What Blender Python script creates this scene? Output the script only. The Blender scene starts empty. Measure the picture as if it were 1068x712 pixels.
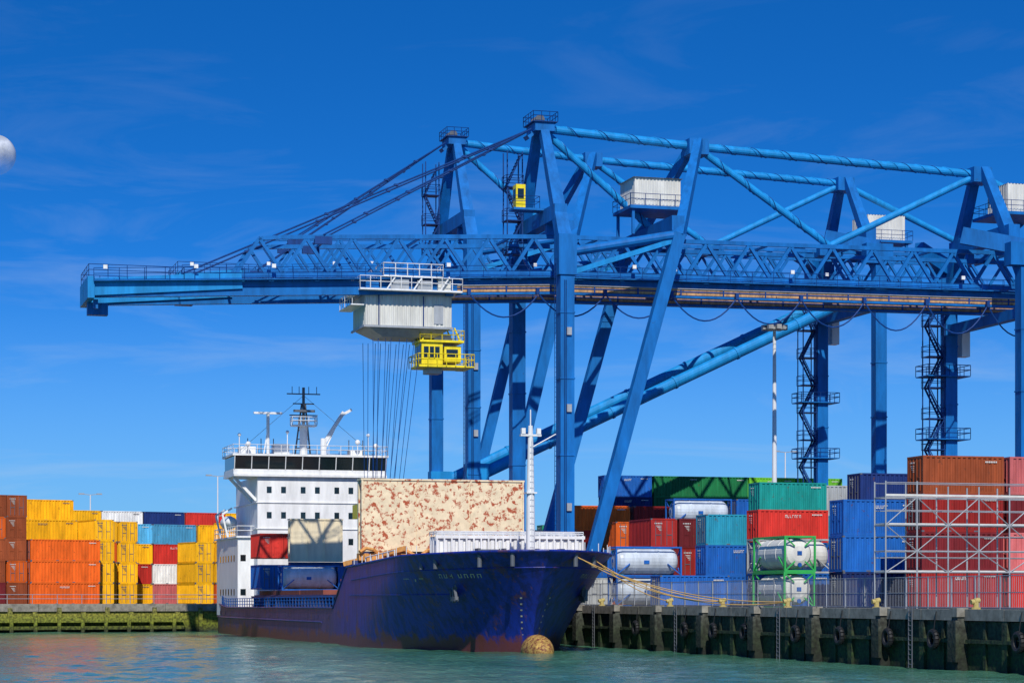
import bpy, math, random
from mathutils import Vector, Matrix, noise as mn
random.seed(7)
R=math.radians
scene=bpy.context.scene
COL=scene.collection
PHI=R(15.84); G=3.33
V2=Vector((math.cos(PHI),math.sin(PHI),0))      # landward
A2=Vector((-math.sin(PHI),math.cos(PHI),0))     # along quay, away

# ---------------------------------------------------------------- materials
def newmat(name):
    m=bpy.data.materials.new(name); m.use_nodes=True
    nt=m.node_tree; b=nt.nodes['Principled BSDF']; return m,nt,b
def paint(name,col,rough=.5,var=.25,rust=.0,scale=.7,rustcol=(.16,.06,.025),metal=0,rand=.0,streak=True,spec=.3):
    m,nt,b=newmat(name); N=nt.nodes; L=nt.links
    tc=N.new('ShaderNodeTexCoord')
    mp=N.new('ShaderNodeMapping'); mp.inputs['Scale'].default_value=(1,1,.22 if streak else 1)
    L.new(tc.outputs['Object'],mp.inputs[0])
    n=N.new('ShaderNodeTexNoise'); n.inputs['Scale'].default_value=scale*2.2; n.inputs['Detail'].default_value=6; n.inputs['Roughness'].default_value=.65
    L.new(mp.outputs[0],n.inputs['Vector'])
    oi=N.new('ShaderNodeObjectInfo')
    mr=N.new('ShaderNodeMapRange'); mr.inputs[1].default_value=.3; mr.inputs[2].default_value=.7
    mr.inputs[3].default_value=1-var; mr.inputs[4].default_value=1+var*.6
    L.new(n.outputs[0],mr.inputs[0])
    mr2=N.new('ShaderNodeMapRange'); mr2.inputs[3].default_value=1-rand; mr2.inputs[4].default_value=1+rand
    L.new(oi.outputs['Random'],mr2.inputs[0])
    mu=N.new('ShaderNodeMath'); mu.operation='MULTIPLY'; L.new(mr.outputs[0],mu.inputs[0]); L.new(mr2.outputs[0],mu.inputs[1])
    vm=N.new('ShaderNodeVectorMath'); vm.operation='SCALE'; vm.inputs[0].default_value=col[:3]
    L.new(mu.outputs[0],vm.inputs['Scale'])
    out=vm.outputs[0]
    if rust>0:
        n2=N.new('ShaderNodeTexNoise'); n2.inputs['Scale'].default_value=scale*3.1; n2.inputs['Detail'].default_value=8; n2.inputs['Roughness'].default_value=.72
        ad=N.new('ShaderNodeVectorMath'); ad.operation='ADD'
        cm=N.new('ShaderNodeCombineXYZ'); L.new(oi.outputs['Random'],cm.inputs[0])
        sc=N.new('ShaderNodeVectorMath'); sc.operation='SCALE'; sc.inputs['Scale'].default_value=31; L.new(cm.outputs[0],sc.inputs[0])
        L.new(tc.outputs['Object'],ad.inputs[0]); L.new(sc.outputs[0],ad.inputs[1]); L.new(ad.outputs[0],n2.inputs['Vector'])
        r=N.new('ShaderNodeMapRange'); r.inputs[1].default_value=.72-rust*.35; r.inputs[2].default_value=.76-rust*.33
        L.new(n2.outputs[0],r.inputs[0])
        mx=N.new('ShaderNodeMixRGB'); L.new(r.outputs[0],mx.inputs[0]); L.new(out,mx.inputs[1]); mx.inputs[2].default_value=(*rustcol,1)
        out=mx.outputs[0]
    L.new(out,b.inputs['Base Color'])
    b.inputs['Roughness'].default_value=rough; b.inputs['Metallic'].default_value=metal
    b.inputs['Specular IOR Level'].default_value=spec
    bp=N.new('ShaderNodeBump'); bp.inputs['Strength'].default_value=.15; bp.inputs['Distance'].default_value=.02
    L.new(n.outputs[0],bp.inputs['Height']); L.new(bp.outputs[0],b.inputs['Normal'])
    return m

M={}
M['blue']=paint('crane_blue_paint',(.004,.125,.40),.55,.34,.16,.5,rustcol=(.02,.06,.14),spec=.2)
M['blue2']=paint('crane_blue_light',(.008,.22,.54),.55,.3,.14,.5,rustcol=(.02,.08,.18),spec=.2)
M['dblue']=paint('crane_blue_dark',(.006,.045,.19),.55,.3,.15,.8,spec=.2)
M['tan']=paint('trolley_rail_rusty',(.45,.26,.13),.7,.55,.38,1.2,rustcol=(.07,.04,.03))
M['cream']=paint('machinery_house_white',(.58,.58,.54),.5,.2,.12,.6,rustcol=(.28,.22,.16))
M['white']=paint('white_paint',(.70,.71,.71),.45,.18,.07,.6,rustcol=(.38,.30,.22))
M['yellow']=paint('safety_yellow',(.75,.60,.015),.45,.25,.14,1)
M['black']=paint('black_rubber',(.015,.016,.018),.6,.3)
M['steel']=paint('galvanised_steel',(.34,.36,.38),.5,.2,.1,1,metal=.3)
M['gsteel']=paint('dark_steel',(.10,.11,.13),.5,.2,.1,1)
M['moor']=paint('mooring_rope_fibre',(.55,.33,.10),.8,.2)
M['glass']=paint('dark_glass',(.008,.016,.02),.08,.1,spec=.6)
M['concrete']=paint('quay_concrete',(.24,.225,.19),.85,.45,.3,.8,rustcol=(.06,.06,.04),streak=False)
M['orange']=paint('lifeboat_orange',(.75,.16,.02),.45,.1)
M['dkgreen']=paint('frame_green',(.03,.35,.08),.5,.15)
M['deckred']=paint('deck_red_oxide',(.22,.06,.04),.7,.3,.3)
M['bollard']=paint('bollard_worn_paint',(.42,.34,.12),.7,.3,.4,3)
M['tankgrey']=paint('tank_grey_blue',(.48,.54,.60),.4,.25,.16,.8)

CC={'yellow':(.83,.42,.008),'orange':(.68,.11,.012),'brown':(.27,.06,.02),'dred':(.29,.018,.015),
 'maroon':(.15,.014,.018),'red':(.50,.03,.022),'blue':(.010,.10,.38),'navy':(.010,.028,.13),'teal':(.02,.26,.38),
 'green':(.015,.26,.14),'dgreen':(.010,.15,.05),'lgreen':(.14,.46,.03),'gray':(.36,.38,.38),'white':(.64,.64,.62),
 'pink':(.50,.12,.12),'cyan':(.08,.36,.60),'seagreen':(.008,.24,.21)}
for c,v in CC.items(): M['c_'+c]=paint('container_paint_'+c,v,.6,.32,.34,.7,rand=.22,rustcol=tuple(x*.35+y for x,y in zip(v,(.06,.022,.012))),spec=.2)

def hullmat():
    m,nt,b=newmat('ship_hull_paint'); N=nt.nodes; L=nt.links
    tc=N.new('ShaderNodeTexCoord'); sp=N.new('ShaderNodeSeparateXYZ'); L.new(tc.outputs['Object'],sp.inputs[0])
    mp=N.new('ShaderNodeMapping'); mp.inputs['Scale'].default_value=(.6,.6,.09); L.new(tc.outputs['Object'],mp.inputs[0])
    n=N.new('ShaderNodeTexNoise'); n.inputs['Scale'].default_value=2.8; n.inputs['Detail'].default_value=7; n.inputs['Roughness'].default_value=.7; L.new(mp.outputs[0],n.inputs['Vector'])
    n2=N.new('ShaderNodeTexNoise'); n2.inputs['Scale'].default_value=.5; n2.inputs['Detail'].default_value=9; n2.inputs['Roughness'].default_value=.74; L.new(tc.outputs['Object'],n2.inputs['Vector'])
    r0=N.new('ShaderNodeMapRange'); r0.inputs[1].default_value=30; r0.inputs[2].default_value=36; L.new(sp.outputs[1],r0.inputs[0])
    c0=N.new('ShaderNodeMixRGB'); c0.inputs[1].default_value=(.005,.022,.25,1); c0.inputs[2].default_value=(.045,.035,.14,1); L.new(r0.outputs[0],c0.inputs[0])
    r1=N.new('ShaderNodeMapRange'); r1.inputs[1].default_value=.44; r1.inputs[2].default_value=.60; L.new(n.outputs[0],r1.inputs[0]); r1.inputs[4].default_value=.85
    c1=N.new('ShaderNodeMixRGB'); L.new(r1.outputs[0],c1.inputs[0]); L.new(c0.outputs[0],c1.inputs[1]); c1.inputs[2].default_value=(.004,.008,.085,1)
    r2=N.new('ShaderNodeMapRange'); r2.inputs[1].default_value=.555; r2.inputs[2].default_value=.61; L.new(n2.outputs[0],r2.inputs[0]); r2.inputs[4].default_value=.75
    c2=N.new('ShaderNodeMixRGB'); L.new(r2.outputs[0],c2.inputs[0]); L.new(c1.outputs[0],c2.inputs[1]); c2.inputs[2].default_value=(.085,.028,.04,1)
    # rust streaks: narrow vertical
    mp3=N.new('ShaderNodeMapping'); mp3.inputs['Scale'].default_value=(1.6,1.6,.12); mp3.inputs['Location'].default_value=(5,3,1); L.new(tc.outputs['Object'],mp3.inputs[0])
    n4=N.new('ShaderNodeTexNoise'); n4.inputs['Scale'].default_value=1.6; n4.inputs['Detail'].default_value=6; L.new(mp3.outputs[0],n4.inputs['Vector'])
    r4=N.new('ShaderNodeMapRange'); r4.inputs[1].default_value=.62; r4.inputs[2].default_value=.70; r4.inputs[4].default_value=.6; L.new(n4.outputs[0],r4.inputs[0])
    c4=N.new('ShaderNodeMixRGB'); L.new(r4.outputs[0],c4.inputs[0]); L.new(c2.outputs[0],c4.inputs[1]); c4.inputs[2].default_value=(.17,.055,.02,1)
    a=N.new('ShaderNodeMath'); a.operation='MULTIPLY_ADD'; a.inputs[1].default_value=5.0; L.new(n2.outputs[0],a.inputs[0])
    mi=N.new('ShaderNodeMath'); mi.operation='MULTIPLY'; mi.inputs[1].default_value=-1; L.new(sp.outputs[2],mi.inputs[0]); L.new(mi.outputs[0],a.inputs[2])
    r3=N.new('ShaderNodeMapRange'); r3.inputs[1].default_value=1.15; r3.inputs[2].default_value=1.75; r3.inputs[4].default_value=.92; L.new(a.outputs[0],r3.inputs[0])
    c3=N.new('ShaderNodeMixRGB'); L.new(r3.outputs[0],c3.inputs[0]); L.new(c4.outputs[0],c3.inputs[1]); c3.inputs[2].default_value=(.13,.032,.024,1)
    L.new(c3.outputs[0],b.inputs['Base Color']); b.inputs['Roughness'].default_value=.45
    bp=N.new('ShaderNodeBump'); bp.inputs['Strength'].default_value=.6; bp.inputs['Distance'].default_value=.07; L.new(n2.outputs[0],bp.inputs['Height']); L.new(bp.outputs[0],b.inputs['Normal'])
    return m
M['hull']=hullmat()
def bandmat(name,cols,zs,rough=.85,scale=1.2,amp=1.0):
    m,nt,b=newmat(name); N=nt.nodes; L=nt.links
    tc=N.new('ShaderNodeTexCoord'); sp=N.new('ShaderNodeSeparateXYZ'); L.new(tc.outputs['Object'],sp.inputs[0])
    n=N.new('ShaderNodeTexNoise'); n.inputs['Scale'].default_value=scale; n.inputs['Detail'].default_value=8; n.inputs['Roughness'].default_value=.7; L.new(tc.outputs['Object'],n.inputs['Vector'])
    a=N.new('ShaderNodeMath'); a.operation='MULTIPLY_ADD'; a.inputs[1].default_value=amp; L.new(n.outputs[0],a.inputs[0]); L.new(sp.outputs[2],a.inputs[2])
    mr=N.new('ShaderNodeMapRange'); mr.inputs[1].default_value=0; mr.inputs[2].default_value=5; L.new(a.outputs[0],mr.inputs[0])
    cr=N.new('ShaderNodeValToRGB'); L.new(mr.outputs[0],cr.inputs[0]); e=cr.color_ramp.elements
    for i,(c,z) in enumerate(zip(cols,zs)):
        el=e[i] if i<2 else e.new(z/5)
        el.position=z/5; el.color=(*c,1)
    v=N.new('ShaderNodeVectorMath'); v.operation='SCALE'; n3=N.new('ShaderNodeTexNoise'); n3.inputs['Scale'].default_value=scale*3; n3.inputs['Detail'].default_value=6; L.new(tc.outputs['Object'],n3.inputs['Vector'])
    m3=N.new('ShaderNodeMapRange'); m3.inputs[1].default_value=.35; m3.inputs[2].default_value=.65; m3.inputs[3].default_value=.35; m3.inputs[4].default_value=1.5; L.new(n3.outputs[0],m3.inputs[0])
    L.new(cr.outputs[0],v.inputs[0]); L.new(m3.outputs[0],v.inputs['Scale']); L.new(v.outputs[0],b.inputs['Base Color'])
    b.inputs['Roughness'].default_value=rough
    bp=N.new('ShaderNodeBump'); bp.inputs['Strength'].default_value=.7; bp.inputs['Distance'].default_value=.1; L.new(n3.outputs[0],bp.inputs['Height']); L.new(bp.outputs[0],b.inputs['Normal'])
    return m
M['wall']=bandmat('quay_wall_algae',[(.004,.007,.003),(.014,.038,.006),(.022,.036,.014),(.04,.042,.03)],[.5,1.6,2.8,4.4],amp=1.6)
M['wall2']=bandmat('old_timber_quay',[(.02,.025,.01),(.12,.14,.010),(.20,.20,.025),(.14,.12,.07)],[.6,1.5,2.6,3.8])
M['fender']=bandmat('fender_steel',[(.006,.009,.005),(.014,.022,.009),(.035,.04,.03),(.10,.10,.09)],[.7,2.0,3.2,4.3],amp=1.4)
def groundmat():
    m,nt,b=newmat('yard_asphalt'); N=nt.nodes; L=nt.links
    tc=N.new('ShaderNodeTexCoord'); n=N.new('ShaderNodeTexNoise'); n.inputs['Scale'].default_value=.15; n.inputs['Detail'].default_value=9; L.new(tc.outputs['Object'],n.inputs['Vector'])
    cr=N.new('ShaderNodeValToRGB'); cr.color_ramp.elements[0].color=(.09,.085,.075,1); cr.color_ramp.elements[1].color=(.22,.2,.17,1); cr.color_ramp.elements[0].position=.35; cr.color_ramp.elements[1].position=.7
    L.new(n.outputs[0],cr.inputs[0]); L.new(cr.outputs[0],b.inputs['Base Color']); b.inputs['Roughness'].default_value=.9; return m
M['ground']=groundmat()
def watermat():
    m,nt,b=newmat('harbour_water'); N=nt.nodes; L=nt.links
    tc=N.new('ShaderNodeTexCoord')
    def noise(s,det,st=(1,1,1),rot=0):
        mp=N.new('ShaderNodeMapping'); mp.inputs['Scale'].default_value=st; mp.inputs['Rotation'].default_value=(0,0,rot); L.new(tc.outputs['Object'],mp.inputs[0])
        n=N.new('ShaderNodeTexNoise'); n.inputs['Scale'].default_value=s; n.inputs['Detail'].default_value=det; n.inputs['Roughness'].default_value=.6; n.inputs['Distortion'].default_value=.4; L.new(mp.outputs[0],n.inputs['Vector']); return n
    c=noise(1.6,4,(1,.8,1),-.4)
    bp=N.new('ShaderNodeBump'); bp.inputs['Strength'].default_value=1; bp.inputs['Distance'].default_value=.16; L.new(c.outputs[0],bp.inputs['Height']); L.new(bp.outputs[0],b.inputs['Normal'])
    big=noise(.06,5,(1,.5,1))
    mr=N.new('ShaderNodeValToRGB'); mr.color_ramp.elements[0].color=(.035,.135,.085,1); mr.color_ramp.elements[1].color=(.075,.21,.135,1); mr.color_ramp.elements[0].position=.38; mr.color_ramp.elements[1].position=.62
    L.new(big.outputs[0],mr.inputs[0]); L.new(mr.outputs[0],b.inputs['Base Color'])
    b.inputs['Roughness'].default_value=.1; b.inputs['IOR'].default_value=1.33; b.inputs['Specular IOR Level'].default_value=.32
    return m
M['water']=watermat()

# ---------------------------------------------------------------- mesh builder
class MB:
    def __init__(s): s.v=[]; s.f=[]
    def quad(s,*p):
        i=len(s.v); s.v+= [tuple(q) for q in p]; s.f.append(tuple(range(i,i+len(p))))
    def box(s,x0,x1,y0,y1,z0,z1):
        i=len(s.v); s.v+=[(x0,y0,z0),(x1,y0,z0),(x1,y1,z0),(x0,y1,z0),(x0,y0,z1),(x1,y0,z1),(x1,y1,z1),(x0,y1,z1)]
        s.f+=[tuple(i+k for k in q) for q in ((0,3,2,1),(4,5,6,7),(0,1,5,4),(1,2,6,5),(2,3,7,6),(3,0,4,7))]
    def tube(s,p0,p1,r,n=10,r2=None):
        p0=Vector(p0);p1=Vector(p1);d=(p1-p0)
        if d.length<1e-6:return
        d.normalize(); a=Vector((0,0,1)) if abs(d.z)<.9 else Vector((1,0,0)); u=d.cross(a).normalized(); w=d.cross(u)
        r2=r if r2 is None else r2; i=len(s.v)
        for (p,q) in ((p0,r),(p1,r2)):
            for k in range(n):
                t=2*math.pi*k/n; s.v.append(tuple(p+(u*math.cos(t)+w*math.sin(t))*q))
        for k in range(n):
            s.f.append((i+k,i+n+k,i+n+(k+1)%n,i+(k+1)%n))
        s.f.append(tuple(i+k for k in range(n))); s.f.append(tuple(i+n+k for k in reversed(range(n))))
    def beam(s,p0,p1,w,h,w2=None,h2=None,side=None):
        p0=Vector(p0);p1=Vector(p1);d=(p1-p0).normalized()
        a=Vector(side) if side else (Vector((0,0,1)) if abs(d.z)<.9 else Vector((0,1,0)))
        u=d.cross(a).normalized(); t=u.cross(d).normalized(); w2=w2 or w;h2=h2 or h; i=len(s.v)
        for (p,q,r) in ((p0,w,h),(p1,w2,h2)):
            for (a1,b1) in ((-1,-1),(1,-1),(1,1),(-1,1)): s.v.append(tuple(p+u*(q/2*a1)+t*(r/2*b1)))
        s.f+=[(i,i+3,i+2,i+1),(i+4,i+5,i+6,i+7)]+[(i+k,i+(k+1)%4,i+4+(k+1)%4,i+4+k) for k in range(4)]
    def path(s,pts,r,n=6):
        for a,b in zip(pts[:-1],pts[1:]): s.tube(a,b,r,n)
    def rail(s,p0,p1,h=1.1,sp=1.5,r=.035):
        p0=Vector(p0);p1=Vector(p1);n=max(1,int((p1-p0).length/sp)); z=Vector((0,0,1))
        for k in range(n+1):
            p=p0.lerp(p1,k/n); s.tube(p,p+z*h,r,4)
        for hh in (h,h*.55): s.tube(p0+z*hh,p1+z*hh,r,4)
    def railbox(s,x0,x1,y0,y1,z,**k):
        c=[(x0,y0,z),(x1,y0,z),(x1,y1,z),(x0,y1,z)]
        for i in range(4): s.rail(c[i],c[(i+1)%4],**k)
    def helix(s,p0,p1,Rr,r,pitch,starts=1):
        p0=Vector(p0);p1=Vector(p1);d=p1-p0;Ln=d.length;d.normalize(); a=Vector((0,0,1)) if abs(d.z)<.9 else Vector((1,0,0)); u=d.cross(a).normalized(); w=d.cross(u)
        for st in range(starts):
            n=int(Ln/pitch*10); pts=[]
            for k in range(n+1):
                t=k/n*Ln; an=2*math.pi*(t/pitch+st/starts); pts.append(p0+d*t+(u*math.cos(an)+w*math.sin(an))*Rr)
            s.path(pts,r,4)
    def cat(s,p0,p1,sag,r,n=10,k=5):
        p0=Vector(p0);p1=Vector(p1)
        s.path([p0.lerp(p1,i/n)-Vector((0,0,4*sag*(i/n)*(1-i/n))) for i in range(n+1)],r,k)
    def sphere(s,c,r,n=12,m=8,sc=(1,1,1)):
        i=len(s.v)
        for a in range(m+1):
            th=math.pi*a/m
            for b in range(n):
                ph=2*math.pi*b/n; s.v.append((c[0]+sc[0]*r*math.sin(th)*math.cos(ph),c[1]+sc[1]*r*math.sin(th)*math.sin(ph),c[2]+sc[2]*r*math.cos(th)))
        for a in range(m):
            for b in range(n): s.f.append((i+a*n+b,i+(a+1)*n+b,i+(a+1)*n+(b+1)%n,i+a*n+(b+1)%n))
    def corr(s,p0,ex,ez,L,H,dep,per=.28,nrm=None):
        """corrugated sheet from p0 along unit ex length L, up H, normal nrm"""
        p0=Vector(p0);ex=Vector(ex);ez=Vector(ez);nrm=Vector(nrm); n=max(2,int(L/per)); per=L/n; prof=[]
        for k in range(n):
            b=k*per; prof+=[(b,0),(b+per*.35,0),(b+per*.5,-dep),(b+per*.85,-dep)]
        prof.append((L,0)); i=len(s.v)
        for (a,o) in prof:
            q=p0+ex*a+nrm*o; s.v.append(tuple(q)); s.v.append(tuple(q+ez*H))
        for k in range(len(prof)-1): s.f.append((i+2*k,i+2*k+2,i+2*k+3,i+2*k+1))
    def corrbox(s,x0,x1,y0,y1,z0,z1,dep=.05,per=.28):
        X=(1,0,0);Y=(0,1,0);Z=(0,0,1)
        s.corr((x0,y0,z0),X,Z,x1-x0,z1-z0,dep,per,(0,-1,0)); s.corr((x1,y0,z0),Y,Z,y1-y0,z1-z0,dep,per,(1,0,0))
        s.corr((x1,y1,z0),(-1,0,0),Z,x1-x0,z1-z0,dep,per,(0,1,0)); s.corr((x0,y1,z0),(0,-1,0),Z,y1-y0,z1-z0,dep,per,(-1,0,0))
        s.quad((x0,y0,z1),(x1,y0,z1),(x1,y1,z1),(x0,y1,z1)); s.quad((x0,y1,z0),(x1,y1,z0),(x1,y0,z0),(x0,y0,z0))
    def mesh(s,name,mats,smooth=False,fm=None):
        me=bpy.data.meshes.new(name); me.from_pydata(s.v,[],s.f)
        for m in mats: me.materials.append(m)
        if fm: me.polygons.foreach_set('material_index',fm)
        if smooth: me.polygons.foreach_set('use_smooth',[True]*len(me.polygons))
        me.update(); return me
    def out(s,name,mat,parent=None,smooth=False):
        if not s.v: return
        o=bpy.data.objects.new(name,s.mesh(name,[mat],smooth)); COL.objects.link(o)
        if parent: o.parent=parent
        return o
def empty(name,loc,yaw=PHI):
    e=bpy.data.objects.new(name,None); e.location=loc; e.rotation_euler=(0,0,yaw); e.empty_display_size=.5; COL.objects.link(e); return e

# ---------------------------------------------------------------- land & water
def line(p,d,t): return (p[0]+d[0]*t,p[1]+d[1]*t)
Q0=(4.67,200.0); corner=line(Q0,(-math.sin(PHI),math.cos(PHI)),96.0)
LD=(.864,.504)
lp=line(corner,LD,-160)
near=line(Q0,(-math.sin(PHI),math.cos(PHI)),-250)
poly=[near,corner,lp,(-6000,lp[1]-200),(-6000,7000),(6000,7000),(6000,near[1])]
b=MB(); b.quad(*[(x,y,G) for x,y in reversed(poly)]); 
g=b.out('ground',M['ground'])
b=MB(); b.quad((-7000,-300,-.3),(7000,-300,-.3),(7000,1200,-.3),(-7000,1200,-.3))
xs=[-95+.5*i for i in range(301)]; ys=[]; y=88.0
while y<315: ys.append(y); y+=.42+(y-88)*.0035
i0=len(b.v); nx=len(xs)
for y in ys:
    for x in xs:
        p=Vector((x*.9+y*.25,y*.55-x*.12,0))
        z=.13*mn.noise(p*.28)+.085*mn.noise(p*.75+Vector((9,3,1)))+.05*mn.noise(p*1.7+Vector((2,7,5)))
        b.v.append((x,y,z))
for a in range(len(ys)-1):
    for c in range(nx-1):
        q=i0+a*nx+c; b.f.append((q,q+1,q+nx+1,q+nx))
b.out('water',M['water'],None,True)
# right quay wall
qw=empty('quay_wall',(Q0[0],Q0[1],0))
b=MB(); b.box(0,1.5,-250,96,-2,2.75); b.out('wall_face',M['wall'],qw)
b=MB()
y=-250
while y<96:
    b.box(-.22,1.5,y+.02,min(y+9.96,96),2.8,3.42); y+=10
b.out('cope_beam',M['concrete'],qw)
b=MB(); bt=MB(); bc=MB()
for k in range(-24,10):
    y=k*10+5
    b.box(-.6,-.0,y-.35,y+.35,-.5,3.0); b.box(-.8,-.6,y-.5,y+.5,.5,2.8); bc.box(-.7,-.0,y-.45,y+.45,3.0,3.5)
    bt.box(-.2,0,y+4.7,y+5.3,-.5,2.8)
    bt.box(-.12,0,y+2.3,y+2.6,-.5,2.8); bt.box(-.12,0,y+7.3,y+7.6,-.5,2.8)
    bt.box(-.26,0,y+.6,y+9.4,1.55,1.75)
b.out('fenders',M['fender'],qw); bt.out('wall_ribs',M['wall'],qw); bc.out('fender_caps',M['concrete'],qw)
b=MB()
for k in range(-12,5):
    y=k*20+11
    for yy in (y,y+.45): b.tube((-.3,yy,0),(-.3,yy,3.5),.035,5)
    for z in range(12): b.tube((-.3,y,.2+z*.28),(-.3,y+.45,.2+z*.28),.025,4)
b.out('wall_ladders',M['gsteel'],qw)
for i,y in enumerate((-82,-72,-66,-59,-52,-43,-37,-31,-20)):
    b=MB()
    pts=[(-.45,y+.45*math.cos(a*math.pi/8),1.7+.45*math.sin(a*math.pi/8)) for a in range(17)]
    b.path(pts,.17,8); b.tube((-.4,y,2.15),(-.25,y,3.3),.03,4); o=b.out('tyre_'+str(i+1),M['black'],qw)
# left quay
ang=math.atan2(LD[1],LD[0])
lq=empty('old_quay_wall',(corner[0],corner[1],0),ang)
b=MB(); b.box(-160,0,0,1.5,-2,2.5); b.out('wall_face',M['wall2'],lq)
b=MB()
x=-160
while x<-1: b.box(x+.02,min(x+7.96,-.3),-.25,1.5,2.5,3.4); x+=8
b.out('cope_beam',M['concrete'],lq)
b=MB()
for k in range(53):
    x=-1.5-k*3; b.box(x-.25,x+.25,-.5,0,-.5,2.7+.3*math.sin(k*3.3))
b.out('timber_piles',M['wall2'],lq)
b=MB(); b.box(-70,-22,-1.4,-.5,1.2,1.9); b.box(-70,-22,-1.3,-.5,.35,.75)
for k in range(17): b.box(-70+k*2.9,-69.6+k*2.9,-1.6,-1.4,-.5,2.2)
b.out('walings',M['wall2'],lq)
b=MB(); b.rail((-120,1,3.4),(-.5,1,3.4),1.1,3,.04); b.out('guard_rail',M['steel'],lq)

# quay fence
fe=empty('quay_fence',(Q0[0],Q0[1],0))
b=MB(); 
for k in range(0,141):
    y=-120+k
    if y>20: break
    if k%3==0: b.box(2.16,2.24,y-.04,y+.04,G,G+2.0)
for z in (.15,1.0,1.95): b.box(2.18,2.22,-120,20,G+z,G+z+.05)
y=-120
while y<20: b.box(2.19,2.205,y,y+.02,G+.1,G+2); y+=.22
b.out('mesh_panels',M['steel'],fe)
for i,y in enumerate((-95,-75,-62,-48,-36,-24.8,-8)):
    e=empty('mooring_bollard',(Q0[0]+V2.x*.7+A2.x*y,Q0[1]+V2.y*.7+A2.y*y,3.42)); e.scale=(.72,.72,.72)
    b=MB(); b.tube((0,0,0),(0,0,.15),.38,14); b.tube((0,0,.15),(0,0,.6),.22,14); b.tube((-.1,0,.6),(.3,0,.72),.24,12,.2); b.tube((-.42,0,.55),(.1,0,.62),.2,12); b.out('bollard_body',M['bollard'],e)

# ---------------------------------------------------------------- cranes
def stairtower(b,x,y,z0,z1,w=1.5,d=1.3):
    z=z0;s=1;h=3.2
    for (a,c) in ((-w/2,-d/2),(w/2,-d/2),(w/2,d/2),(-w/2,d/2)):
        b.box(x+a-.05,x+a+.05,y+c-.05,y+c+.05,z0,z1)
    while z<z1-1:
        zz=min(z+h,z1)
        b.box(x-w/2-.1,x+w/2+.1,y-d/2-.1,y+d/2+.1,z-.06,z+.02)
        b.railbox(x-w/2-.1,x+w/2+.1,y-d/2-.1,y+d/2+.1,z,sp=.9,r=.03)
        for o in (-.35,.35): b.beam((x-s*w/2,y+o,z),(x+s*w/2,y+o,zz),.06,.2)
        for k in range(10):
            t=(k+.5)/10; b.box(x+s*(t-.5)*w-.12,x+s*(t-.5)*w+.12,y-.35,y+.35,z+t*(zz-z)-.02,z+t*(zz-z)+.02)
        b.beam((x-s*w/2,y-d/2,z),(x+s*w/2,y-d/2,zz),.05,.08)
        z=zz; s=-s
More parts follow.
